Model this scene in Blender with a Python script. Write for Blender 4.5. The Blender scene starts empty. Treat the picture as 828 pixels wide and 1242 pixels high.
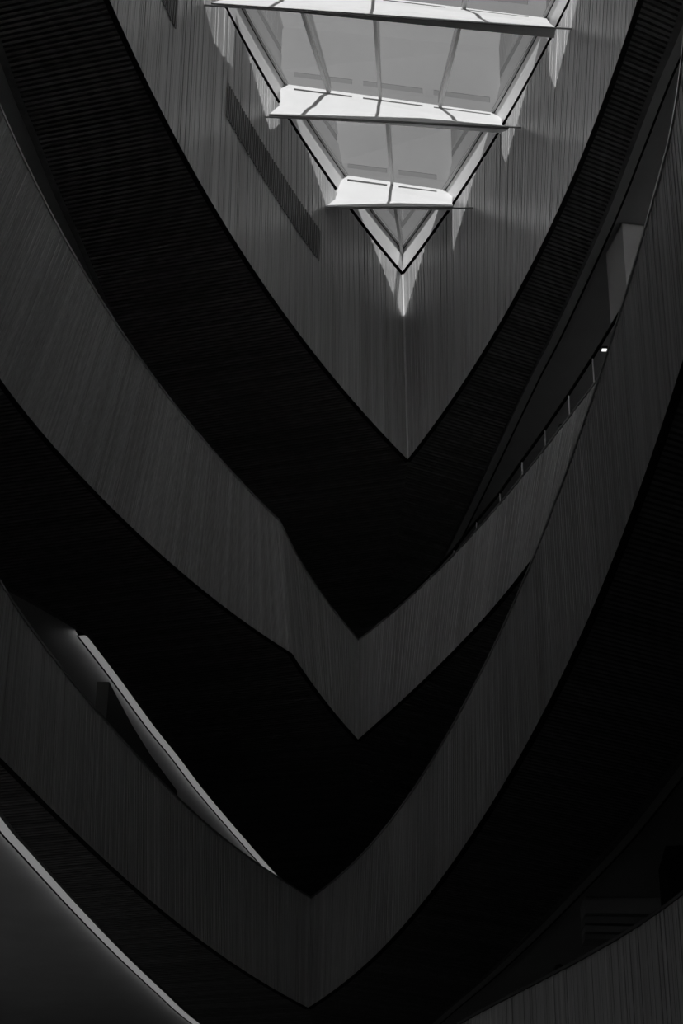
import bpy, math, random
from mathutils import Vector, Matrix
random.seed(7)
S = bpy.context.scene
COL = S.collection
R = math.radians

# ---------------------------------------------------------------- camera
cam_d = bpy.data.cameras.new('camera')
cam_d.sensor_width = 36; cam_d.sensor_fit = 'AUTO'
cam_d.lens = 2200 / 1242 * 36
cam_d.clip_end = 500
cam = bpy.data.objects.new('camera', cam_d); COL.objects.link(cam)
cam.matrix_world = Matrix.Rotation(R(90 + 28.5), 4, 'X') @ Matrix.Rotation(R(0.875), 4, 'Z')
S.camera = cam

# ---------------------------------------------------------------- sky and sun
SKY = 0.80
w = bpy.data.worlds.new('sky'); S.world = w; w.use_nodes = True
nt = w.node_tree; nt.nodes.clear()
out = nt.nodes.new('ShaderNodeOutputWorld'); bg = nt.nodes.new('ShaderNodeBackground')
tc = nt.nodes.new('ShaderNodeTexCoord'); mp = nt.nodes.new('ShaderNodeMapping')
no = nt.nodes.new('ShaderNodeTexNoise'); cr = nt.nodes.new('ShaderNodeValToRGB')
mp.inputs['Scale'].default_value = (2.0, 2.0, 5.0); mp.inputs['Rotation'].default_value = (.3, .2, .4)
no.inputs['Scale'].default_value = 2.2; no.inputs['Detail'].default_value = 5
cr.color_ramp.elements[0].position = .3; cr.color_ramp.elements[0].color = (.45, .45, .45, 1)
cr.color_ramp.elements[1].position = .75; cr.color_ramp.elements[1].color = (1.15, 1.15, 1.15, 1)
nt.links.new(tc.outputs['Generated'], mp.inputs['Vector']); nt.links.new(mp.outputs[0], no.inputs['Vector'])
nt.links.new(no.outputs['Fac'], cr.inputs['Fac']); nt.links.new(cr.outputs['Color'], bg.inputs['Color'])
bg.inputs['Strength'].default_value = SKY
nt.links.new(bg.outputs[0], out.inputs['Surface'])

sun_d = bpy.data.lights.new('sun', 'SUN'); sun_d.energy = 18.0; sun_d.angle = R(.6)
sun = bpy.data.objects.new('sun', sun_d); COL.objects.link(sun)
sun.rotation_euler = Vector((0.06, 1.0, -0.84)).to_track_quat('-Z', 'Y').to_euler()
sun.location = (0, -20, 40)

S.view_settings.view_transform = 'Standard'; S.view_settings.look = 'None'
S.view_settings.exposure = 0.0; S.view_settings.gamma = 1.0
S.view_settings.use_curve_mapping = False

# ---------------------------------------------------------------- materials
def mat(name, c, rough=.6, spec=.3, metal=0, emit=None):
    m = bpy.data.materials.new(name); m.use_nodes = True
    b = m.node_tree.nodes['Principled BSDF']
    b.inputs['Base Color'].default_value = (c, c, c, 1)
    b.inputs['Roughness'].default_value = rough
    b.inputs['Specular IOR Level'].default_value = spec
    b.inputs['Metallic'].default_value = metal
    if emit:
        b.inputs['Emission Color'].default_value = (1, 1, 1, 1)
        b.inputs['Emission Strength'].default_value = emit
    return m

def noisy(m, scale, lo, hi, stretch=(1, 1, 1), detail=4, attr=None, bump=0):
    """procedural grain: noise (and the board's own tone) multiply the base colour"""
    n = m.node_tree.nodes; l = m.node_tree.links; b = n['Principled BSDF']
    c = b.inputs['Base Color'].default_value[0]
    t = n.new('ShaderNodeTexCoord'); mp = n.new('ShaderNodeMapping'); mp.inputs['Scale'].default_value = stretch
    no = n.new('ShaderNodeTexNoise'); no.inputs['Scale'].default_value = scale; no.inputs['Detail'].default_value = detail
    l.new(t.outputs['Object'], mp.inputs['Vector']); l.new(mp.outputs[0], no.inputs['Vector'])
    mr = n.new('ShaderNodeMapRange'); mr.inputs['From Min'].default_value = .25; mr.inputs['From Max'].default_value = .75
    mr.inputs['To Min'].default_value = lo * c; mr.inputs['To Max'].default_value = hi * c
    l.new(no.outputs['Fac'], mr.inputs['Value']); v = mr.outputs[0]
    if attr:
        a = n.new('ShaderNodeAttribute'); a.attribute_name = attr
        mu = n.new('ShaderNodeMath'); mu.operation = 'MULTIPLY'
        l.new(v, mu.inputs[0]); l.new(a.outputs['Fac'], mu.inputs[1]); v = mu.outputs[0]
    l.new(v, b.inputs['Base Color'])
    if bump:
        bm = n.new('ShaderNodeBump'); bm.inputs['Strength'].default_value = bump; bm.inputs['Distance'].default_value = .004
        l.new(no.outputs['Fac'], bm.inputs['Height']); l.new(bm.outputs[0], b.inputs['Normal'])
    return m

M_WOOD = noisy(mat('timber_cladding', .60, .42, .35), 1.0, .82, 1.18, (26, 26, .55), 5, 'tone', .15)
M_WOODUP = noisy(mat('timber_cladding_upper', .58, .33, .45), 1.0, .84, 1.16, (24, 24, .5), 5, 'tone', .12)
M_GAP = mat('joint_backing', .16, .9, .1)
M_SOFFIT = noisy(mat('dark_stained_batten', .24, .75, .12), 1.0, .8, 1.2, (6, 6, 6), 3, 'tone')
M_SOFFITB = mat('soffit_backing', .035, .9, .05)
M_WHITE = noisy(mat('white_painted_steel', .76, .45, .3), 3.0, .97, 1.03, (1, 1, 1), 3)
M_CURB = noisy(mat('white_curb_panel', .84, .5, .3), 3.0, .97, 1.03, (1, 1, 1), 3)
M_CEIL = noisy(mat('ceiling_plaster', .6, .9, .1), 1.3, .93, 1.07)
M_PLASTER = noisy(mat('pale_plaster', .62, .9, .1), 1.3, .95, 1.05)
M_DARK = noisy(mat('dark_paint', .04, .8, .1), 2.0, .85, 1.15)
M_BLACK = mat('black_trim', .012, .7, .15)
M_STEEL = mat('brushed_steel', .62, .32, .5, .9)
M_GREYMETAL = mat('grey_mullion_metal', .42, .45, .4)
M_FLOOR = noisy(mat('floor_concrete', .42, .7, .2), 1.5, .9, 1.1)
M_CAP = mat('satin_metal_cap', .42, .3, .5, .6)
M_COVE = mat('cove_diffuser', .5, .5, .2, emit=.18)
M_COVEUP = mat('cove_side_emitter', .5, .5, .2, emit=1.5)
M_LAMP = mat('lamp_lens', .8, .4, .3, emit=1.4)
M_CLOTH = noisy(mat('black_cloth', .012, .9, .05), 9, .8, 1.2)
M_SKIN = mat('skin', .22, .6, .3)
M_HAIR = mat('dark_hair', .01, .6, .2)

def glass(name, refl, tint):
    m = bpy.data.materials.new(name); m.use_nodes = True
    n = m.node_tree.nodes; l = m.node_tree.links; n.clear()
    o = n.new('ShaderNodeOutputMaterial'); mx = n.new('ShaderNodeMixShader')
    t = n.new('ShaderNodeBsdfTransparent'); g = n.new('ShaderNodeBsdfGlossy')
    t.inputs['Color'].default_value = (tint, tint, tint, 1)
    g.inputs['Roughness'].default_value = .03; g.inputs['Color'].default_value = (.95, .95, .95, 1)
    mx.inputs['Fac'].default_value = refl
    l.new(t.outputs[0], mx.inputs[1]); l.new(g.outputs[0], mx.inputs[2]); l.new(mx.outputs[0], o.inputs['Surface'])
    return m
M_GLASS = glass('skylight_glass', .16, .205)
M_GUARD = glass('guard_glass', .07, .94)
M_MILK = bpy.data.materials.new('fill_milky_glass'); M_MILK.use_nodes = True  # diffusing panes of the added front, glowing in the sun as fill
_n = M_MILK.node_tree.nodes; _n.clear(); _t = _n.new('ShaderNodeBsdfTranslucent'); _t.inputs['Color'].default_value = (.85, .85, .85, 1)
M_MILK.node_tree.links.new(_t.outputs[0], _n.new('ShaderNodeOutputMaterial').inputs['Surface'])

# ---------------------------------------------------------------- helpers
class MB:
    def __init__(s, clip=True): s.v = []; s.f = []; s.m = []; s.t = []; s.clip = clip
    def quad(s, a, b, c, d, mi=0, tone=1.0):
        k = len(s.v); s.v += [tuple(a), tuple(b), tuple(c), tuple(d)]
        s.f.append((k, k+1, k+2, k+3)); s.m.append(mi); s.t.append(tone)
    def tri(s, a, b, c, mi=0, tone=1.0):
        k = len(s.v); s.v += [tuple(a), tuple(b), tuple(c)]
        s.f.append((k, k+1, k+2)); s.m.append(mi); s.t.append(tone)
    def hexa(s, p, mi=0, tone=1.0):
        """p: 8 corners, 0-3 one end loop, 4-7 the other"""
        k = len(s.v); s.v += [tuple(q) for q in p]
        for f in ((0,3,2,1), (4,5,6,7), (0,1,5,4), (1,2,6,5), (2,3,7,6), (3,0,4,7)):
            s.f.append(tuple(k+i for i in f)); s.m.append(mi); s.t.append(tone)
    def bar(s, a, b, wd, ht, mi=0, up=(0, 0, 1), tone=1.0):
        a = Vector(a); b = Vector(b); d = (b-a).normalized(); u = Vector(up)
        r = d.cross(u)
        if r.length < 1e-4: r = d.cross(Vector((1, 0, 0)))
        r.normalize(); u = r.cross(d).normalized(); r *= wd/2; u *= ht/2
        s.hexa([a-r-u, a+r-u, a+r+u, a-r+u, b-r-u, b+r-u, b+r+u, b-r+u], mi, tone)
    def box(s, x0, x1, y0, y1, z0, z1, mi=0):
        s.hexa([(x0,y0,z0), (x1,y0,z0), (x1,y1,z0), (x0,y1,z0), (x0,y0,z1), (x1,y0,z1), (x1,y1,z1), (x0,y1,z1)], mi)
    def build(s, name, mats, parent=None, smooth=False):
        if s.clip: s.v = [(p[0], max(p[1], -6.15), p[2]) for p in s.v]     # nothing passes the added glazed front
        me = bpy.data.meshes.new(name); me.from_pydata(s.v, [], s.f)
        if not isinstance(mats, (list, tuple)): mats = [mats]
        for m in mats: me.materials.append(m)
        me.polygons.foreach_set('material_index', s.m)
        at = me.attributes.new('tone', 'FLOAT', 'FACE'); at.data.foreach_set('value', s.t)
        if smooth: me.polygons.foreach_set('use_smooth', [True]*len(s.f))
        me.update()
        o = bpy.data.objects.new(name, me); COL.objects.link(o)
        if parent: o.parent = parent
        return o

def empty(name, label=None, cat=None, group=None, kind=None, loc=(0, 0, 0)):
    o = bpy.data.objects.new(name, None); COL.objects.link(o); o.location = loc
    tag(o, label, cat, group, kind); return o
def tag(o, label=None, cat=None, group=None, kind=None):
    for k, v in (('label', label), ('category', cat), ('group', group), ('kind', kind)):
        if v: o[k] = v
    return o
def struct(o, label, cat): return tag(o, label, cat, None, 'structure')

def solve(A, b):
    n = len(b); M = [r[:]+[b[i]] for i, r in enumerate(A)]
    for i in range(n):
        p = max(range(i, n), key=lambda k: abs(M[k][i])); M[i], M[p] = M[p], M[i]
        for k in range(i+1, n):
            q = M[k][i]/M[i][i]
            for j in range(i, n+1): M[k][j] -= q*M[i][j]
    x = [0]*n
    for i in range(n-1, -1, -1): x[i] = (M[i][n]-sum(M[i][j]*x[j] for j in range(i+1, n)))/M[i][i]
    return x
YM = 12.0            # widest line of the eye-shaped opening; the far half mirrors about it
class Curve:
    """x as a smooth function of y in plan: measured span, then eased to the widest point"""
    def __init__(s, pts, deg, wmax, pin=True):
        ys = [p[1] for p in pts]; s.y0 = min(ys); s.y1 = max(ys); s.c = (s.y0+s.y1)/2; s.h = (s.y1-s.y0)/2; s.w = wmax
        A = [[0.]*(deg+1) for _ in range(deg+1)]; B = [0.]*(deg+1)
        for i, (x, y) in enumerate(pts):
            t = (y-s.c)/s.h; wt = 60. if (pin and y in (s.y0, s.y1)) else 1.
            for a in range(deg+1):
                B[a] += wt*x*t**a
                for b in range(deg+1): A[a][b] += wt*t**(a+b)
        s.k = solve(A, B)
    def poly(s, y): t = (y-s.c)/s.h; return sum(k*t**i for i, k in enumerate(s.k))
    def __call__(s, y):
        if y >= s.y0: return s.poly(y)
        e = .05; m1 = (s.poly(s.y0+e)-s.poly(s.y0))/e; L = s.y0-YM
        if L <= 0: return s.poly(s.y0)
        t = max(0., (y-YM)/L)
        return (2*t**3-3*t*t+1)*s.w + (-2*t**3+3*t*t)*s.poly(s.y0) + (t**3-t*t)*L*m1
class Side:
    """edge line of one side at height z; t in 0..1 runs from the widest line to the tip, negative t is the unseen half, mirrored and shortened by k to block light"""
    def __init__(s, z, pieces, k=1.): s.z = z; s.k = k; s.p = pieces   # pieces: [(t_end, y_end, func)]
    def xy(s, t):
        a = abs(t); t0 = 0.; y0 = YM
        for te, ye, f in s.p:
            if a <= te+1e-9:
                y = y0+(ye-y0)*(a-t0)/(te-t0); x = f(y); break
            t0 = te; y0 = ye
        return x, (y if t >= 0 else YM-(y-YM)*s.k)
    def __call__(s, t, z=None):
        x, y = s.xy(t); return Vector((x, y, s.z if z is None else z))
    def inward(s, t, sign):
        """plan normal pointing into the opening; sign -1 for the left side, +1 for the right"""
        a = s(max(-1, t-.004)); b = s(min(1, t+.004)); d = (b-a).normalized()
        n = Vector((d.y, -d.x, 0))
        return n if n.x*sign < 0 else -n
def frange(a, b, n): return [a+(b-a)*i/n for i in range(n+1)]

# ---------------------------------------------------------------- measured edge lines of the opening (plan, metres)
AL = [(-3.21,17.92),(-2.98,18.9),(-2.7,20.02),(-2.37,21.29),(-2.03,22.42),(-1.61,23.59),(-.86,25.59),(-.3,26.85),(.47,28.5),(1.25,29.99)]
AR = [(1.25,29.99),(1.99,27.78),(2.36,26.39),(2.75,24.83),(3.12,23.18),(3.35,21.79),(3.53,20.68),(3.68,19.36),(3.83,17.77)]
BTL = [(-4.24,17.16),(-4.1,18.04),(-3.96,18.91),(-3.77,19.85),(-3.56,20.76),(-3.25,21.89),(-3.0,22.72),(-2.67,23.74),(-2.23,25.02),(-1.52,26.66),(-1.08,27.64)]
BTM = [(-1.08,27.64),(-.79,28.92),(-.39,30.42),(.01,31.71),(.37,32.57)]
BBL = [(-4.47,20.0),(-4.28,20.73),(-4.04,21.56),(-3.69,22.61),(-3.28,23.67),(-2.72,25.08),(-2.17,26.14),(-1.58,27.34),(-.84,28.52)]
BBM = [(-.84,28.52),(-.47,29.87),(-.1,31.21),(.38,32.57)]
BTR = [(.37,32.57),(.85,31.68),(1.4,30.36),(1.99,28.89),(2.33,27.96),(2.66,27.05),(2.96,26.1),(3.23,25.12),(3.5,24.15),(3.72,23.39),(3.89,22.77)]
BBR = [(.38,32.57),(1.05,30.83),(1.82,28.77),(2.28,27.3),(2.67,26.0),(3.01,24.59)]
CTL = [(-4.32,20.71),(-4.15,21.8),(-3.9,23.36),(-3.69,24.43),(-3.48,25.41),(-2.72,28.23),(-2.17,30.34),(-1.86,31.19),(-1.19,32.66),(-.48,34.25)]
CBL = [(-4.2,21.34),(-4.06,22.04),(-3.84,23.11),(-3.52,24.68),(-3.26,25.59),(-3.1,26.51),(-2.58,28.43),(-2.19,29.7),(-1.72,31.12),(-1.14,32.7),(-.48,34.2)]
CTR = [(-.48,34.25),(.16,32.56),(.7,30.7),(1.17,28.49),(1.6,26.12),(1.81,24.68),(2.03,23.08),(2.19,21.69),(2.3,20.46),(2.41,19.49),(2.49,18.34),(2.56,17.35),(2.63,16.15),(2.66,15.51),(2.7,14.12),(2.73,13.43),(2.745,12.57),(2.755,11.9),(2.755,11.2),(2.745,10.4)]
CBR = [(-.48,34.2),(.28,31.9),(.75,30.22),(1.17,28.27),(1.53,26.15),(1.74,24.85),(1.96,23.51),(2.12,22.2),(2.28,20.73),(2.42,19.14),(2.55,17.76),(2.65,15.64),(2.71,14.55),(2.72,13.28),(2.73,12.64),(2.735,12.0),(2.735,11.3),(2.725,10.4)]
ZA, ZAT, ZG = 17.4, 21.5, 22.2
fAL = Curve(AL, 3, -3.9); fAR = Curve(AR, 3, 3.95)
A_l = Side(ZA, [(1, 29.99, fAL)]); A_r = Side(ZA, [(1, 29.99, fAR)])
kA = (29.72-YM)/(29.99-YM)
def xAtl(y): return fAL(YM+(y-YM)/kA) - .10*(y-YM)/(29.72-YM)
def xAtr(y): return fAR(YM+(y-YM)/kA) + min(.4, .05*(29.72-y)) - .10*(y-YM)/(29.72-YM)
A_tl = Side(ZAT, [(1, 29.72, xAtl)]); A_tr = Side(ZAT, [(1, 29.72, xAtr)])
KT = .84
B_tl = Side(14.78, [(KT, 27.64, Curve(BTL, 4, -4.5)), (1, 32.57, Curve(BTM, 2, -1))], .6)
B_bl = Side(12.70, [(KT, 28.52, Curve(BBL, 4, -4.9)), (1, 32.57, Curve(BBM, 2, -1))], .6)
B_tr = Side(14.78, [(1, 32.57, Curve(BTR, 4, 4.7))], .6)
B_br = Side(12.70, [(1, 32.57, Curve(BBR, 3, 4.4))], .6)
C_tl = Side(10.10, [(1, 34.25, Curve(CTL, 5, -4.7))], .38); C_bl = Side(8.0, [(1, 34.20, Curve(CBL, 5, -4.7))], .38)
C_tr = Side(10.10, [(1, 34.25, Curve(CTR, 6, 2.76))], .38); C_br = Side(8.0, [(1, 34.20, Curve(CBR, 6, 2.74))], .38)
DL = [(-6.3,16),(-6.15,18),(-5.8,20),(-5.1,22.2),(-3.3,24.8),(.2,27.0)]
DR = [(3.68,13.6),(3.52,15.0),(3.26,16.6),(2.93,18.16),(2.57,19.13),(2.29,19.88),(2.08,20.64),(1.53,22.02),(.9,24.5),(.2,27.0)]
fDL = Curve(DL, 3, -6.4); fDR = Curve(DR, 5, 3.75)
D_tl = Side(5.0, [(1, 27, fDL)]); D_tr = Side(5.0, [(1, 27, fDR)])
D_bl = Side(3.0, [(1, 27, fDL)]); D_br = Side(3.0, [(1, 27, fDR)])

# outer edges of the dark soffits (polylines, smoothed)
def catmull(P, n=8):
    Q = [P[0]]+P+[P[-1]]; o = []
    for i in range(1, len(Q)-2):
        for k in range(n):
            t = k/n; o.append(tuple(.5*((2*Q[i][j])+(-Q[i-1][j]+Q[i+1][j])*t+(2*Q[i-1][j]-5*Q[i][j]+4*Q[i+1][j]-Q[i+2][j])*t*t+(-Q[i-1][j]+3*Q[i][j]-3*Q[i+1][j]+Q[i+2][j])*t**3) for j in (0, 1)))
    o.append(P[-1]); return o
class Outer:
    def __init__(s, z, segs, ytip_in, k=1.):
        s.k = k
        s.P = []
        for g in segs: s.P += catmull(g) if not s.P else catmull(g)[1:]
        s.z = z; s.yt = s.P[-1][1]; s.yi = ytip_in
    def x_of(s, y):
        P = s.P
        for i in range(len(P)-1):
            if P[i][1] <= y <= P[i+1][1]:
                d = P[i+1][1]-P[i][1]; return P[i][0] if d < 1e-9 else P[i][0]+(P[i+1][0]-P[i][0])*(y-P[i][1])/d
        return P[-1][0] if y > P[-1][1] else P[0][0]
    def ymap(s, yin):
        a = (yin-YM)/(s.yi-YM); return yin+(s.yt-s.yi)*a**3
    def at(s, yin, back=False):
        y = s.ymap(yin); return Vector((s.x_of(y), YM-(y-YM)*s.k if back else y, s.z))
A_ol = Outer(ZA, [[(-5.2,12),(-5.1,16),(-4.9,18.3),(-4.75,19.8),(-4.62,20.78),(-4.46,22.02),(-4.24,23.36),(-3.98,25.23),(-3.55,28.3),(-3.0,31.5),(-1.8,35.5),(1.0,41.)]], 29.99)
A_or = Outer(ZA, [[(4.9,12),(4.7,15.5),(4.47,18.22),(4.33,19.31),(4.18,20.8),(3.99,22.57),(3.58,25.4),(3.32,26.88),(3.12,28.14),(2.35,33.0),(1.0,41.)]], 29.99)
B_ol = Outer(12.7, [[(-7.6,12),(-7.3,18),(-6.6,23.2),(-5.43,26.05)],[(-5.43,26.05),(-4.91,26.85),(-4.26,27.88)],[(-4.26,27.88),(-3.89,29.70),(-3.47,31.92),(-3.12,33.54),(-2.61,36.01),(-1.4,41.06),(-.98,42.41),(0,46.)]], 32.57, .6)
B_or = Outer(12.7, [[(7.4,12),(7.0,20),(5.8,27),(3.4,36),(0,46.)]], 32.57, .6)
C_ol = Outer(8.0, [[(-5.1,12),(-4.95,18),(-4.54,23.47),(-4.36,24.99),(-4.0,27.6),(-3.58,30.30),(-3.1,32.98),(-2.62,35.40),(-1.6,39.0),(.2,44.)]], 34.2, .38)
C_or = Outer(8.0, [[(4.75,12),(4.55,17),(4.24,21.04),(4.14,22.1),(4.02,23.3),(3.83,24.77),(3.28,28.24),(2.85,30.63),(2.5,32.4),(1.89,35.27),(.2,44.)]], 34.2, .38)
D_ol = Outer(3.0, [[(-8.4,12),(-8.1,20),(-6.0,27),(.2,34)]], 27.); D_or = Outer(3.0, [[(6.2,12),(5.6,20),(3.6,27),(.2,33)]], 27.)

# ---------------------------------------------------------------- builders for cladding, soffit, slabs
def sgn(side): return -1 if side == 'l' else 1
def core(name, bot, top, side, th, mats, parent, ts=None):
    """solid backing of a fascia: inner face, back face, top and bottom"""
    b = MB(); ts = ts or frange(-1, 1, 400)
    P = []
    for t in ts:
        n = bot.inward(t, sgn(side))
        k = min(1., (1-abs(t))*8+.0)
        off = -n*th; f0 = -n*.02
        lift = Vector((0, 0, .058)); P.append((bot(t)+f0+lift, top(t)+f0, top(t)+off, bot(t)+off+lift))
    for a, c in zip(P[:-1], P[1:]):
        for i in range(4): b.quad(a[i], a[(i+1) % 4], c[(i+1) % 4], c[i])
    return b.build(name, mats, parent)
def slats(name, bot, top, side, parent, mats, t0, t1, pitch=.05, lo=.80, hi=1.2, zskip=None):
    """upright boards, each one a strip standing proud of the backing with open joints between"""
    b = MB(); y0 = bot.xy(t0)[1]; L = 0; N = 400; acc = [0.]; prev = bot(t0)
    for i in range(1, N+1):
        q = bot(t0+(t1-t0)*i/N); L += (q-prev).length; acc.append(L); prev = q
    n = max(2, int(L/pitch)); j = 0
    def tat(sv):
        nonlocal j
        while j < N-1 and acc[j+1] < sv: j += 1
        f = (sv-acc[j])/max(1e-9, acc[j+1]-acc[j]); return t0+(t1-t0)*(j+f)/N
    drift = 1.
    for i in range(n):
        ta = tat(L*i/n); tb = tat(L*(i+.93)/n)
        nn = bot.inward((ta+tb)/2, sgn(side))
        pr = nn*(.018+random.random()*.012)
        drift += (random.random()-.5)*.14; drift += (1-drift)*.15
        tone = max(lo, min(hi, drift+(random.random()-.5)*.22))
        A, B_, C, D = bot(ta), bot(tb), top(tb), top(ta)
        b.quad(A+pr, B_+pr, C+pr, D+pr, 0, tone)
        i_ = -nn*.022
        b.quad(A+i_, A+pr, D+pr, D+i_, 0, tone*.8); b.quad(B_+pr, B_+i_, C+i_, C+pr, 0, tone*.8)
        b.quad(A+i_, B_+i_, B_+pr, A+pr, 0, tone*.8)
    return tag(b.build(name, mats, parent), kind='stuff')
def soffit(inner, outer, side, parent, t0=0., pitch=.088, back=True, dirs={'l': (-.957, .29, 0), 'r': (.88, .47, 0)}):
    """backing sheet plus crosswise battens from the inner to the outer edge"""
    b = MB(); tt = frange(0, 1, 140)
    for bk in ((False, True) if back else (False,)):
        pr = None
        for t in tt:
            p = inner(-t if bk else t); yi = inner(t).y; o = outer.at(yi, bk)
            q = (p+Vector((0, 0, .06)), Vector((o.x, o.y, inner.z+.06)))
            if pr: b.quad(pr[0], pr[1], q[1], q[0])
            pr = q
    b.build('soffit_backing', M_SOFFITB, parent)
    b = MB(); sg = sgn(side); dr = Vector(dirs[side]).normalized()
    path = [inner.xy(-.25+1.25*i/3000) for i in range(3001)]
    tx, ty = path[-1]; ox, oy = outer.P[-1]
    path += [(tx+(ox-tx)*i/900, ty+(oy-.3-ty)*i/900) for i in range(1, 901)]
    acc = 0.; px, py = path[0]
    def reach(x, y):
        lo = 0.; st = .15
        while lo < 16:
            a = lo+st; xa, ya = x+dr.x*a, y+dr.y*a
            if ya > oy or sg*xa >= sg*outer.x_of(ya):
                h0, h1 = lo, a
                for _ in range(12):
                    m = (h0+h1)/2
                    if y+dr.y*m > oy or sg*(x+dr.x*m) >= sg*outer.x_of(y+dr.y*m): h1 = m
                    else: h0 = m
                return h0
            lo = a
        return 0.
    last = None
    for x, y in path:
        acc += abs((x-px)*dr.y-(y-py)*dr.x); px, py = x, y
        if last is None:
            if acc >= pitch*.45: last = (x, y, reach(x, y)); acc = 0.
        elif acc >= pitch*.55:
            x0, y0, r0 = last; r1 = reach(x, y); last = None; acc = 0.
            if r0 > .1 and r1 > .1:
                r0 = max(.05, r0-.05); r1 = max(.05, r1-.05); z0, z1 = inner.z, inner.z+.055; tone = .8+random.random()*.4
                c = [Vector((x0, y0, z0)), Vector((x, y, z0)), Vector((x+dr.x*r1, y+dr.y*r1, z0)), Vector((x0+dr.x*r0, y0+dr.y*r0, z0))]
                u = [Vector((v.x, v.y, z1)) for v in c]
                b.quad(*c, 0, tone); b.quad(c[0], c[3], u[3], u[0], 0, tone); b.quad(c[1], u[1], u[2], c[2], 0, tone)
                b.quad(c[3], c[2], u[2], u[3], 0, tone)
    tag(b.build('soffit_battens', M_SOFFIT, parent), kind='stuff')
    b = MB(); pr = None
    for i in range(161):
        p = inner(i/160); o = outer.at(p.y); d = (Vector((p.x, p.y, o.z))-o)
        d = d.normalized()*.12 if d.length > .13 else d
        lo = Vector((0, 0, -.004)); hi = Vector((0, 0, .11))
        q = (o+lo, o+d+lo, o+d+hi, o+hi)
        if pr:
            for k in range(4): b.quad(pr[k], pr[(k+1) % 4], q[(k+1) % 4], q[k])
        pr = q
    b.build('soffit_edge_board', M_SOFFIT, parent)
def ring(name, outl, outr, z, m, label, cat, inl=None):
    """flat sheet between the outer soffit edges and the building's outer walls"""
    b = MB(); X = 14.
    for ol, s in ((outl, -1), (outr, 1)):
        for bk in (False, True):
            pr = None
            for i in range(61):
                yi = YM+(ol.yi-YM)*i/60; o = ol.at(yi, bk); y = YM+(50-YM)*i/60; y = 2*YM-y if bk else y
                q = (Vector((o.x, o.y, z)), Vector((s*X, y, z)))
                if pr: b.quad(pr[0], pr[1], q[1], q[0])
                pr = q
    for bk in (False, True):
        o = outl.at(outl.yi, bk); y = 2*YM-50 if bk else 50
        b.tri((o.x, o.y, z), (-X, y, z), (X, y, z))
    return struct(b.build(name, m), label, cat)
def floor_ring(name, bl, tl, br, tr, z, label):
    b = MB(); X = 14.
    for sd, tp, s in ((bl, tl, -1), (br, tr, 1)):
        pr = None
        for i in range(241):
            t = -1+2*i/240; n = sd.inward(t, s); p = sd(t).lerp(tp(t), .48)-n*.14; p.z = z
            y = YM+(50-YM)*t
            q = (p, Vector((s*X, y, z)))
            if pr: b.quad(pr[0], pr[1], q[1], q[0])
            pr = q
    for t, y in ((1, 50), (-1, 2*YM-50)):
        p = bl(t, z); b.tri(p, (-X, y, z), (X, y, z))
    return struct(b.build(name, M_FLOOR), label, 'floor')
def cap(name, top, side, parent, t0, t1, m, wd=.05, ht=.035, th=.25):
    b = MB(); pr = None
    for t in frange(t0, t1, 160):
        n = top.inward(t, sgn(side)); p = top(t)
        q = (p+n*.04, p+n*.04+Vector((0, 0, ht)), p-n*th+Vector((0, 0, ht)), p-n*th)
        if pr:
            for i in range(4): b.quad(pr[i], pr[(i+1) % 4], q[(i+1) % 4], q[i])
        pr = q
    return b.build(name, m, parent)
def lip(bot, side, parent):
    b = MB(); pr = None
    for t in frange(-1, 1, 300):
        n = bot.inward(t, sgn(side)); p = bot(t)
        q = [p+n*a+Vector((0, 0, z)) for a, z in ((.031, -.004), (.031, .006), (-.05, .006), (-.05, -.004))]
        if pr:
            for i in range(4): b.quad(pr[i], pr[(i+1) % 4], q[(i+1) % 4], q[i])
        pr = q
    b.build('fascia_lip', M_SOFFITB, parent)
def cove(name, outer, ya, yb, parent_label, s, lit, n=90, wd=.145, drop=.10):
    """linear light fitting along the outer soffit edge: diffuser below, bright side face towards the ceiling, thin black trim"""
    e = empty(name, parent_label, 'light strip' if lit else 'trim')
    P = []
    for i in range(n+1):
        y = ya+(yb-ya)*i/n; x = outer.x_of(y); x2 = outer.x_of(min(y+.3, yb)); x1 = outer.x_of(max(y-.3, ya))
        d = Vector((x2-x1, min(y+.3, yb)-max(y-.3, ya), 0)).normalized(); nn = Vector((d.y, -d.x, 0))
        if nn.x*s < 0: nn = -nn
        P.append((Vector((x, y, outer.z)), nn))
    a = MB(); c = MB(); k = MB(); up = Vector((0, 0, drop))
    for (p, n0), (q, n1) in zip(P[:-1], P[1:]):
        a.quad(p, q, q+n1*wd, p+n0*wd)
        c.quad(p+n0*wd, q+n1*wd, q+n1*wd+up, p+n0*wd+up)
        k.hexa([p+n0*(wd), q+n1*(wd), q+n1*(wd+.035), p+n0*(wd+.035)]+[v+Vector((0, 0, .012)) for v in (p+n0*(wd), q+n1*(wd), q+n1*(wd+.035), p+n0*(wd+.035))])
    a.build('diffuser', M_COVE if lit else M_CEIL, e)
    c.build('side_lens', M_COVEUP if lit else M_CEIL, e)
    k.build('trim_edge', M_BLACK, e)
    (p, n0), (q, n1) = P[0], P[1]; d = (p-q).normalized()*.02
    m_ = MB(); m_.hexa([p, p+n0*wd, p+n0*wd+d, p+d, p+up, p+n0*(wd+.06)+up, p+n0*(wd+.06)+d+up, p+d+up]); m_.build('end_cap', M_BLACK, e)
    return e

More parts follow.
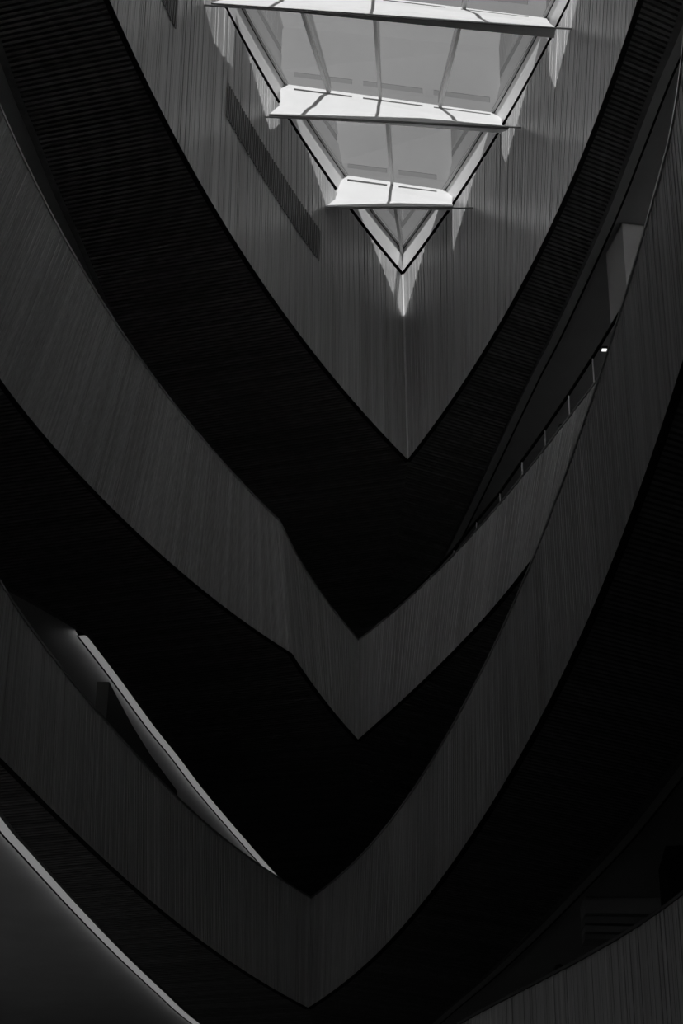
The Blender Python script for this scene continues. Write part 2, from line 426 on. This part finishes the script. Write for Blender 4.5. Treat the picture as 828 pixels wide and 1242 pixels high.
# ---------------------------------------------------------------- upper walls under the skylight
T0 = -.35
for nm, bt, tp, sd, lab in (('wall_left', A_l, A_tl, 'l', 'tall timber-slatted upper wall left of the corner seam, below the skylight'),
                            ('wall_right', A_r, A_tr, 'r', 'tall timber-slatted upper wall right of the corner seam, below the skylight')):
    e = struct(empty(nm), lab, 'wall')
    core('wall_core', bt, tp, sd, .3, M_GAP, e)
    slats('timber_slats', bt, tp, sd, e, M_WOODUP, T0, 1)
    b = MB()                                    # recess strip and upstand above the timber
    rec = MB(); pr = None
    for t in frange(-1, 1, 150):
        n = bt.inward(t, sgn(sd)); p = tp(t)
        q = (p-n*.12, p-n*.12+Vector((0, 0, .16)), p+Vector((0, 0, .16)), p+Vector((0, 0, .72)), p-n*.3+Vector((0, 0, .72)), p)
        if pr:
            rec.quad(pr[5], pr[0], q[0], q[5]); rec.quad(pr[0], pr[1], q[1], q[0]); rec.quad(pr[1], pr[2], q[2], q[1])
            b.quad(pr[2], pr[3], q[3], q[2]); b.quad(pr[3], pr[4], q[4], q[3])
        pr = q
    rec.build('shadow_gap', M_BLACK, e); b.build('skylight_curb', M_CURB, e)
# bright seam in the corner of the two walls
b = MB(); b.bar((1.255, 29.90, 17.42), (1.16, 29.62, 21.5), .03, .06)
tag(b.build('corner_trim', M_WHITE), 'thin bright metal seam where the two upper timber walls meet', 'trim')

def grille(y0, y1, z0, z1, lab):
    e = empty('vent_grille', lab, 'vent', 'vent grilles in the left upper wall', loc=(fAL((y0+y1)/2), (y0+y1)/2, z0)); o = e.location
    def P(y, z, d):
        k = (z-ZA)/(ZAT-ZA); x = fAL(y)*(1-k)+xAtl(y)*k
        m = (fAL(y+.1)-fAL(y-.1))/.2; n = Vector((1, -m, 0)).normalized()
        return Vector((x, y, z))+n*d-o
    b = MB(); ys = frange(y0, y1, 30)
    for a, c in zip(ys[:-1], ys[1:]): b.quad(P(a, z0+.03, .034), P(c, z0+.03, .034), P(c, z1, .034), P(a, z1, .034))
    b.build('grille_backing', M_BLACK, e)
    b = MB(); n = int((y1-y0)/.075)
    for i in range(n):
        a = y0+(y1-y0)*i/n; c = a+.032
        b.hexa([P(a, z0, .034), P(c, z0, .034), P(c, z0, .046), P(a, z0, .046), P(a, z1, .034), P(c, z1, .034), P(c, z1, .046), P(a, z1, .046)])
    tag(b.build('grille_slats', mat('grille_slat_timber', .3, .5, .3), e), kind='stuff')
grille(22.55, 26.42, 19.42, 20.12, 'long slatted vent grille beside the second skylight bay on the left upper wall')
grille(17.2, 20.42, 19.22, 19.92, 'slatted vent grille cut by the top edge of the picture, left upper wall')

# ---------------------------------------------------------------- balconies
def balcony(name, lab, bl, tl, br, tr, ol, orr, t_s=-.3, capmat=M_CAP, kind=None):
    e = struct(empty(name), lab, 'balcony')
    for sd, bt, tp, oo in (('l', bl, tl, ol), ('r', br, tr, orr)):
        core('parapet_core', bt, tp, sd, .22, M_GAP, e)
        slats('timber_slats', bt, tp, sd, e, M_WOOD, t_s, 1)
        cap('parapet_cap', tp, sd, e, -1, 1, capmat)
        soffit(bt, oo, sd, e)
        lip(bt, sd, e)
    return e
balcony('balcony_upper', 'middle timber balcony front with a kink on its left side and a sharp central point', B_bl, B_tl, B_br, B_tr, B_ol, B_or)
balcony('balcony_lower', 'lower timber balcony front whose right side sweeps up to the picture edge', C_bl, C_tl, C_br, C_tr, C_ol, C_or)
balcony('balcony_base', 'lowest timber balcony front, barely visible at the bottom right', D_bl, D_tl, D_br, D_tr, D_ol, D_or, 0, M_GAP)
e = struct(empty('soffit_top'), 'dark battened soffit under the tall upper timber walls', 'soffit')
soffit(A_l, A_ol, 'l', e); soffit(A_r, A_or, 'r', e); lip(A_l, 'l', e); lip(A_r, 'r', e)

ring('ceiling', A_ol, A_or, ZA+.08, M_CEIL, 'pale ceiling behind the top dark soffit', 'ceiling')
ring('ceiling', B_ol, B_or, 12.8, M_CEIL, 'pale ceiling behind the middle dark soffit, lit along its edge', 'ceiling')
ring('ceiling', C_ol, C_or, 8.1, M_CEIL, 'pale ceiling behind the lower dark soffit, lit along its edge at bottom left', 'ceiling')
ring('ceiling', D_ol, D_or, 3.1, M_CEIL, 'ceiling behind the lowest soffit', 'ceiling')
floor_ring('floor', B_bl, B_tl, B_br, B_tr, 13.7, 'floor behind the middle balcony front')
floor_ring('floor', C_bl, C_tl, C_br, C_tr, 9.0, 'floor behind the lower balcony front')
floor_ring('floor', D_bl, D_tl, D_br, D_tr, 3.95, 'floor behind the lowest balcony front')
b = MB(); b.box(-14, 14, -6.5, 50, -1.8, -1.6); struct(b.build('floor', M_FLOOR), 'ground floor of the atrium', 'floor')
for nm, bx in (('wall_west', (-14.3, -14, -6.5, 50.3)), ('wall_east', (14, 14.3, -6.5, 50.3)), ('wall_north', (-14, 14, 50, 50.3))):
    b = MB(); b.box(*bx, -1.8, 22.5); struct(b.build(nm, M_DARK), 'dark outer wall of the building, ' + nm.split('_')[1] + ' side', 'wall')

YS = -6.2                                # unseen glazed front added for fill light: clear and dark panes below, milky above
def front_wall(name, *boxes):
    b = MB(False)
    for q in boxes: b.box(q[0], q[1], YS-.3, YS, q[2], q[3])
    return struct(b.build(name, M_DARK), 'dark wall around the added glazed front behind the viewer', 'wall')
FX0, FX1, FZ0, FZM, FZ1 = -13.0, 5.0, 4.0, 14.6, 21.8
front_wall('wall_south', (-14, 14, FZ1, 22.5), (-14, FX0, -1.8, FZ1), (FX1, 14, -1.8, FZ1), (FX0, FX1, -1.8, FZ0))
e = struct(empty('fill_window'), 'unseen glazed front added behind the viewer for fill light, partly clear below and milky above', 'window')
nb = 12; dx = (FX1-FX0)/nb
for i in range(nb+1):
    x = FX0+dx*i
    b = MB(False); b.box(x-.04, x+.04, YS-.22, YS-.08, FZ0, FZ1); b.build('mullion', M_GREYMETAL, e)
    if i < nb:
        for z0, z1, m in ((FZ0, FZM, M_GUARD if x+dx < -4.5 else M_DARK), (FZM, FZ1, M_MILK)):  # opaque lower panes hold the added light to the left
            b = MB(False); b.quad((x, YS-.15, z0), (x+dx, YS-.15, z0), (x+dx, YS-.15, z1), (x, YS-.15, z1)); b.build('glass_pane', m, e)

cove('light_strip', B_ol, 27.88, 43.6, 'curved glowing light strip along the middle dark soffit, tapering to the lower balcony corner', -1, True)
cove('light_strip', C_ol, 13.0, 43.0, 'curved glowing light strip along the lower dark soffit in the bottom left corner', -1, True, 160)
cove('soffit_trim', A_or, 12.5, 40.0, 'unlit grey edge strip along the top dark soffit on the right', 1, False, 120, .14, .08)
cove('soffit_trim', C_or, 12.5, 43.0, 'unlit grey edge strip along the lower dark soffit at bottom right', 1, False, 120, .13, .08)

# ---------------------------------------------------------------- roof slab outside the skylight
b = MB(); X = 14.3
for s, f, sd in ((-1, xAtl, A_tl), (1, xAtr, A_tr)):
    pr = None
    for t in frange(-1, 1, 120):
        p = sd(t, 22.26); p.x += s*.02; q = (p, Vector((s*X, YM+38.3*t, 22.26)))
        if pr: b.quad(pr[0], pr[1], q[1], q[0])
        pr = q
b.tri(A_tl(1, 22.26), (-X, 50.3, 22.26), (X, 50.3, 22.26)); b.tri(A_tl(-1, 22.26), (-X, -26.3, 22.26), (X, -26.3, 22.26))
struct(b.build('roof', M_DARK), 'roof around the skylight', 'roof')

# ---------------------------------------------------------------- skylight: beams, mullions, panes
def WL(y): return (xAtl(y) if y >= YM else xAtl(2*YM-y))
def WR(y): return (xAtr(y) if y >= YM else xAtr(2*YM-y))
# top-left, top-right, crease-left, crease-right, bottom-left, bottom-right, underside depth left/right
BEAMS = [((-.18,27.36), (2.06,27.83), (-.20,26.98), (1.98,27.06), (-.38,26.55), (1.96,26.49), .05, .07),
         ((-1.21,24.86), (2.80,25.58), (-1.17,24.39), (2.72,24.84), (-1.35,24.06), (2.78,24.26), .03, .09),
         ((-1.90,22.34), (3.36,23.13), (-1.92,21.84), (3.30,22.32), (-2.19,21.43), (3.32,21.86), .03, .24)]
yb = 21.43
while yb > -4.5:
    yb -= 2.62
    g = (WL(yb+.9)+.07, yb+.9), (WR(yb+1.5)-.07, yb+1.5), (WL(yb+.35)+.1, yb+.35), (WR(yb+.7)-.1, yb+.7), (WL(yb)+.05, yb), (WR(yb+.3)-.05, yb+.3), .05, .3
    BEAMS.append(g)
blabels = ['short white roof beam nearest the point of the skylight', 'middle white roof beam with five dark slots, second from the skylight point', 'long white roof beam cut by the top edge of the picture']
def lerp(a, b, k): return a+(b-a)*k
nslot = [2, 4, 5]
SLOTS = [[(.09,.43), (.53,.86)], [(.06,.32), (.37,.64), (.69,.95)], [(.02,.2), (.225,.41), (.47,.67), (.72,.94)]]
for i, (tl, tr, cl, crr, bl, br, ul, ur) in enumerate(BEAMS):
    zt, zc, zb = 22.2, 21.3, 20.78
    o = Vector((bl[0], bl[1], zb))
    e = empty('roof_beam', blabels[i] if i < 3 else 'white roof beam spanning the skylight overhead, outside the picture', 'beam', 'white beams spanning the skylight', loc=o)
    def F(u, v):
        """u across, v 0 top .. 1 crease"""
        a = Vector((*tl, zt)).lerp(Vector((*tr, zt)), u); c = Vector((*cl, zc)).lerp(Vector((*crr, zc)), u); return a.lerp(c, v)-o
    nrm = (F(1, 0)-F(0, 0)).cross(F(0, 1)-F(0, 0)).normalized()
    if nrm.y > 0: nrm = -nrm
    web = MB(); bk = -nrm*.05
    v0, v1 = .15, .235
    cuts = [0.]+[q for s in SLOTS[min(i, 2)] for q in s]+[1.]
    web.quad(F(0, 0), F(1, 0), F(1, v0), F(0, v0)); web.quad(F(0, v1), F(1, v1), F(1, 1), F(0, 1))
    for a in range(0, len(cuts)-1, 2): web.quad(F(cuts[a], v0), F(cuts[a+1], v0), F(cuts[a+1], v1), F(cuts[a], v1))
    web.quad(F(0, 0)+bk*3, F(1, 0)+bk*3, F(1, 1)+bk*3, F(0, 1)+bk*3)
    web.quad(F(0, 0), F(1, 0), F(1, 0)+bk*3, F(0, 0)+bk*3)
    web.build('web_plate', M_WHITE, e)
    for a, c in SLOTS[min(i, 2)]:
        sl = MB()
        sl.quad(F(a, v0)+bk, F(c, v0)+bk, F(c, v1)+bk, F(a, v1)+bk)
        sl.quad(F(a, v0), F(c, v0), F(c, v0)+bk, F(a, v0)+bk); sl.quad(F(a, v1), F(c, v1), F(c, v1)+bk, F(a, v1)+bk)
        sl.quad(F(a, v0), F(a, v1), F(a, v1)+bk, F(a, v0)+bk); sl.quad(F(c, v0), F(c, v1), F(c, v1)+bk, F(c, v0)+bk)
        sl.build('slot', M_GREYMETAL, e)
    B0 = Vector((*bl, zb))-o; B1 = Vector((*br, zb))-o
    low = MB(); low.quad(F(0, 1), F(1, 1), B1, B0)
    low.build('lower_plate', M_WHITE, e)
    U0 = B0+Vector((.0, ul, 0)); U1 = B1+Vector((0, ur, 0))
    und = MB(); und.quad(B0, B1, U1, U0); und.quad(U0, U1, F(1, 1)+bk*3, F(0, 1)+bk*3)
    und.tri(B1, U1, F(1, 1)); und.tri(F(1, 1), U1, F(1, 1)+bk*3); und.tri(B0, U0, F(0, 1)); und.tri(F(0, 1), U0, F(0, 1)+bk*3)
    und.build('underside_plate', M_WHITE, e)
    rod = MB(); ylw = bl[1]+.03; yrw = br[1]+.02
    rod.bar(Vector((WL(ylw)-.02, ylw, zb-.02))-o, Vector((WR(yrw)+.0, yrw, zb-.012))-o, .02, .02)
    rod.build('edge_rod', M_GREYMETAL, e)

FR = [.215, .455, .735]
sk = struct(empty('window_1'), 'V-shaped glazed skylight with white frame at the top of the atrium', 'skylight')
lines = [(Vector((1.15, 29.70, ZG)), Vector((1.15, 29.70, ZG)))]
for g in BEAMS: lines.append((Vector((WL(g[0][1]), g[0][1], ZG)), Vector((WR(g[1][1]), g[1][1], ZG))))
lines.append((Vector((WL(-5.95), -5.95, ZG)), Vector((WR(-5.95), -5.95, ZG))))
for i in range(len(lines)-1):
    (nl, nr), (fl, fr) = lines[i+1], lines[i]        # nearer edge, farther edge
    fr_ = [.48] if i in (0, 1) else FR
    us = [0.]+fr_+[1.]
    def side(yA, yB, W, n=5): return [Vector((W(lerp(yA, yB, k/n)), lerp(yA, yB, k/n), ZG)) for k in range(n+1)]
    Lc = side(nl.y, fl.y, WL); Rc = side(nr.y, fr.y, WR)
    for a, c in zip(us[:-1], us[1:]):
        b = MB()
        for k in range(5):
            b.quad(Lc[k].lerp(Rc[k], a), Lc[k].lerp(Rc[k], c), Lc[k+1].lerp(Rc[k+1], c), Lc[k+1].lerp(Rc[k+1], a))
        b.build('glass_pane', M_GLASS, sk)
    for u in us[1:-1]:
        b = MB(); dz = Vector((0, 0, .09))
        for k in range(5): b.bar(Lc[k].lerp(Rc[k], u)-dz, Lc[k+1].lerp(Rc[k+1], u)-dz, .055, .12)
        b.build('mullion', M_GREYMETAL, sk)
    for cc, s in ((Lc, 1), (Rc, -1)):
        b = MB()
        for k in range(5):
            p, q = cc[k], cc[k+1]; d = (q-p)
            if d.length < 1e-4: continue
            d.normalize(); n = Vector((d.y, -d.x, 0)); n = n if n.x*s > 0 else -n
            dz = Vector((0, 0, -.03))
            b.quad(p+dz, q+dz, q+dz+n*.02, p+dz+n*.02, 1)
            hh = (p+dz+n*.02, q+dz+n*.02, q+dz+n*.06, p+dz+n*.06)
            b.hexa([*hh]+[v+Vector((0, 0, .02)) for v in hh], 0)
        b.build('edge_frame', [M_GREYMETAL, M_BLACK], sk)

# ---------------------------------------------------------------- glass guard on the middle balcony, right side
gd = empty('glass_guard', 'clear glass guard with slim bright posts on the right side of the middle balcony', 'railing')
posts = [(3.97,21.93,.43), (3.76,23.16,.5), (3.5,24.1,.42), (3.23,25.08,.37), (2.95,26.04,.33), (2.66,26.98,.25), (2.33,27.93,.20), (1.99,28.86,.12), (1.62,29.8,.07)]
for x, y, h in posts:
    b = MB(); b.bar((x+.03, y, 14.76), (x+.03, y, 14.80+h), .019, .019); b.build('post', M_WHITE, gd)
rp = [(4.45, 19.6, .46), (4.25, 20.6, .46)]+posts+[(1.0, 31.2, .04)]
rl = MB()
for (x, y, h), (x2, y2, h2) in zip(rp[:-1], rp[1:]):
    rl.bar((x+.03, y, 14.82+h), (x2+.03, y2, 14.82+h2), .04, .03)
    b = MB(); b.quad((x+.03, y, 14.80), (x2+.03, y2, 14.80), (x2+.03, y2, 14.81+h2), (x+.03, y, 14.81+h)); b.build('glass_panel', M_GUARD, gd)
rl.build('hand_rail', M_BLACK, gd)

# ---------------------------------------------------------------- small things in the galleries
b = MB(); b.hexa([(4.15,23.41,13.7), (4.29,22.62,13.7), (5.2,22.75,13.7), (5.1,23.6,13.7), (4.15,23.41,17.47), (4.29,22.62,17.47), (5.2,22.75,17.47), (5.1,23.6,17.47)])
tag(b.build('column', M_PLASTER), 'pale square column behind the glass guard, upper right', 'column', None, 'structure')
b = MB(); b.hexa([(4.62,24.6,3.95), (5.9,24.4,3.95), (6.0,25.5,3.95), (4.7,25.7,3.95), (4.62,24.6,8.1), (5.9,24.4,8.1), (6.0,25.5,8.1), (4.7,25.7,8.1)])
tag(b.build('column', M_DARK), 'dark square column at the bottom right edge', 'column', None, 'structure')
b = MB(); pp = [(-3.80,27.75), (-3.60,29.65), (-3.40,31.1), (-3.05,33.0)]
for (x, y), (x2, y2) in zip(pp[:-1], pp[1:]): b.hexa([(x,y,9.0), (x2,y2,9.0), (x2-.2,y2,9.0), (x-.2,y,9.0), (x,y,11.8), (x2,y2,11.8), (x2-.2,y2,11.8), (x-.2,y,11.8)])
tag(b.build('wall_partition', mat('grey_partition', .22, .8, .1)), 'dark partition below the glowing ceiling behind the lower balcony', 'wall', None, 'structure')
# stepped bulkhead with dark lines, bottom right
e = struct(empty('bulkhead', loc=(4.2, 27.3, 7.5)), 'dim bulkhead with dark horizontal grooves, bottom right', 'bulkhead')
for z0, z1, y, m in ((.35, .6, -.2, M_CEIL), (.22, .33, -.1, M_GREYMETAL), (.1, .2, -.05, M_CEIL), (0, .08, 0, M_GREYMETAL)):
    b = MB(); b.box(-.4, 3, y, .4, z0, z1); b.build('bulkhead_step', m, e)
# fill lamps added to brighten the gallery ceilings, out of the picture
def fill_light(x, y, z, watt, lab):
    e = empty('fill_light', lab, 'ceiling light', 'added gallery fill lamps', loc=(x, y, z))
    b = MB(); n = 16; rr = [(math.cos(2*math.pi*k/n)*.16, math.sin(2*math.pi*k/n)*.16) for k in range(n)]
    for k in range(n):
        p, q = rr[k], rr[(k+1) % n]; b.quad((*p, 0), (*q, 0), (*q, -.08), (*p, -.08)); b.tri((*p, -.06), (*q, -.06), (0, 0, -.06))
    b.build('housing', M_DARK, e)
    l = bpy.data.lights.new('fill_lamp', 'AREA'); l.shape = 'DISK'; l.size = .26; l.energy = watt
    lo = bpy.data.objects.new('fill_lamp', l); COL.objects.link(lo); lo.parent = e; lo.location = (0, 0, -.09)
WHERE = ['nearest the viewer', 'second from the viewer', 'third from the viewer', 'fourth from the viewer', 'farthest from the viewer']
for k in range(5): fill_light(-8.5, 11+5*k, 8.08, 15, 'added round fill lamp in the left lower gallery, ' + WHERE[k])
for k in range(4): fill_light(8.5, 13+5*k, 17.46, 8, 'added round fill lamp in the right upper gallery, ' + WHERE[k if k < 3 else 4])
# ceiling lights seen through the guard
e = empty('ceiling_light', 'small bright bar of light on the ceiling seen through the glass guard', 'ceiling light', loc=(4.53, 26.1, 17.48))
b = MB(); b.box(-.1, .1, -.045, .045, -.05, 0); b.build('housing', M_DARK, e)
b = MB(); b.box(-.09, .09, -.035, .035, -.06, -.05); b.build('lens', M_LAMP, e)
e = empty('ceiling_light', 'tiny round ceiling light just above the middle balcony edge', 'ceiling light', loc=(4.04, 28.69, 17.48))
b = MB(); c = MB()
for r_, z0, z1, mb in ((.05, 0, -.04, b), (.03, -.04, -.05, c)):
    n = 16; ring_ = [(math.cos(2*math.pi*k/n)*r_, math.sin(2*math.pi*k/n)*r_) for k in range(n)]
    for k in range(n):
        p, q = ring_[k], ring_[(k+1) % n]
        mb.quad((*p, z0), (*q, z0), (*q, z1), (*p, z1)); mb.tri((*p, z1), (*q, z1), (0, 0, z1))
b.build('housing', M_DARK, e); c.build('lens', M_LAMP, e)

# ---------------------------------------------------------------- the person behind the lowest parapet
def person(loc, rz):
    e = empty('person', 'person in dark clothing standing behind the lowest balcony front, only the dark head showing', 'person', loc=loc)
    e.rotation_euler.z = rz
    V = [(0,0,.93),(0,.01,1.15),(0,.02,1.36),(0,.02,1.46),(0,-.01,1.52),
         (.10,0,.88),(.11,-.01,.48),(.11,.02,.09),(.11,-.12,.04),(-.10,0,.88),(-.11,.0,.48),(-.12,.03,.09),(-.12,-.11,.04),
         (.17,.02,1.38),(.23,.02,1.12),(.20,-.16,1.00),(.17,-.22,.99),(-.17,.02,1.38),(-.24,.02,1.12),(-.20,-.15,.97),(-.17,-.21,.95)]
    E = [(0,1),(1,2),(2,3),(3,4),(0,5),(5,6),(6,7),(7,8),(0,9),(9,10),(10,11),(11,12),(2,13),(13,14),(14,15),(15,16),(2,17),(17,18),(18,19),(19,20)]
    rad = [.15,.135,.15,.07,.055,.09,.06,.042,.04,.09,.06,.042,.04,.065,.045,.035,.03,.065,.045,.035,.03]
    me = bpy.data.meshes.new('body'); me.from_pydata(V, E, []); me.materials.append(M_CLOTH)
    o = bpy.data.objects.new('body', me); COL.objects.link(o); o.parent = e
    sk_ = o.modifiers.new('skin', 'SKIN'); o.modifiers.new('sub', 'SUBSURF').levels = 1
    o.modifiers['sub'].render_levels = 1
    if not me.skin_vertices: me.attributes  # layer is made with the modifier
    for i, sv in enumerate(me.skin_vertices[0].data): sv.radius = (rad[i], rad[i]*.85); sv.use_root = (i == 0)
    def blob(name, c, r, m, seg=14, rg=10, cut=None, nose=False):
        b = MB(); G = []
        for a in range(rg+1):
            th = math.pi*a/rg; row = []
            for k in range(seg):
                ph = 2*math.pi*k/seg; x, y, z = math.sin(th)*math.cos(ph), math.sin(th)*math.sin(ph), math.cos(th)
                w_ = 1-.18*max(0, -z)
                yy = y*w_
                if nose and abs(ph-1.5*math.pi) < .3 and -.35 < z < .1: yy -= .14
                row.append((c[0]+x*w_*r[0], c[1]+yy*r[1], c[2]+z*r[2]))
            G.append(row)
        for a in range(rg):
            for k in range(seg):
                if cut and cut(G[a][k], G[a+1][k]): continue
                b.quad(G[a][k], G[a+1][k], G[a+1][(k+1) % seg], G[a][(k+1) % seg])
        return b.build(name, m, e, True)
    blob('head', (0, -.03, 1.64), (.078, .098, .118), M_SKIN, nose=True)
    blob('hair', (0, -.012, 1.665), (.09, .105, .112), M_HAIR, cut=lambda p, q: p[1] < -.06 and p[2] < 1.70)
    for s in (-1, 1):
        blob('ear', (s*.08, -.02, 1.635), (.014, .02, .032), M_SKIN, 8, 6)
        blob('eye', (s*.03, -.118, 1.65), (.012, .008, .008), M_CLOTH, 8, 6)
        # hand with thumb and four fingers resting forward
        b = MB(); hx = s*.165
        b.bar((hx, -.22, .985 if s > 0 else .945), (hx*.97, -.29, .97 if s > 0 else .93), .075, .028)
        for k in range(4):
            x = hx+(k-1.5)*.019; L = (.062, .074, .07, .055)[k]; z = .968 if s > 0 else .928
            b.bar((x, -.285, z), (x, -.285-L*.55, z-.006), .016, .016); b.bar((x, -.285-L*.55, z-.006), (x, -.285-L, z-.024), .014, .014)
        z = .98 if s > 0 else .94
        b.bar((hx-s*.035, -.235, z), (hx-s*.062, -.275, z-.01), .02, .018)
        b.build('hand', M_SKIN, e)
    blob('mouth', (0, -.112, 1.585), (.022, .01, .005), M_HAIR, 8, 6)
person((2.73, 22.0, 3.95), .2)
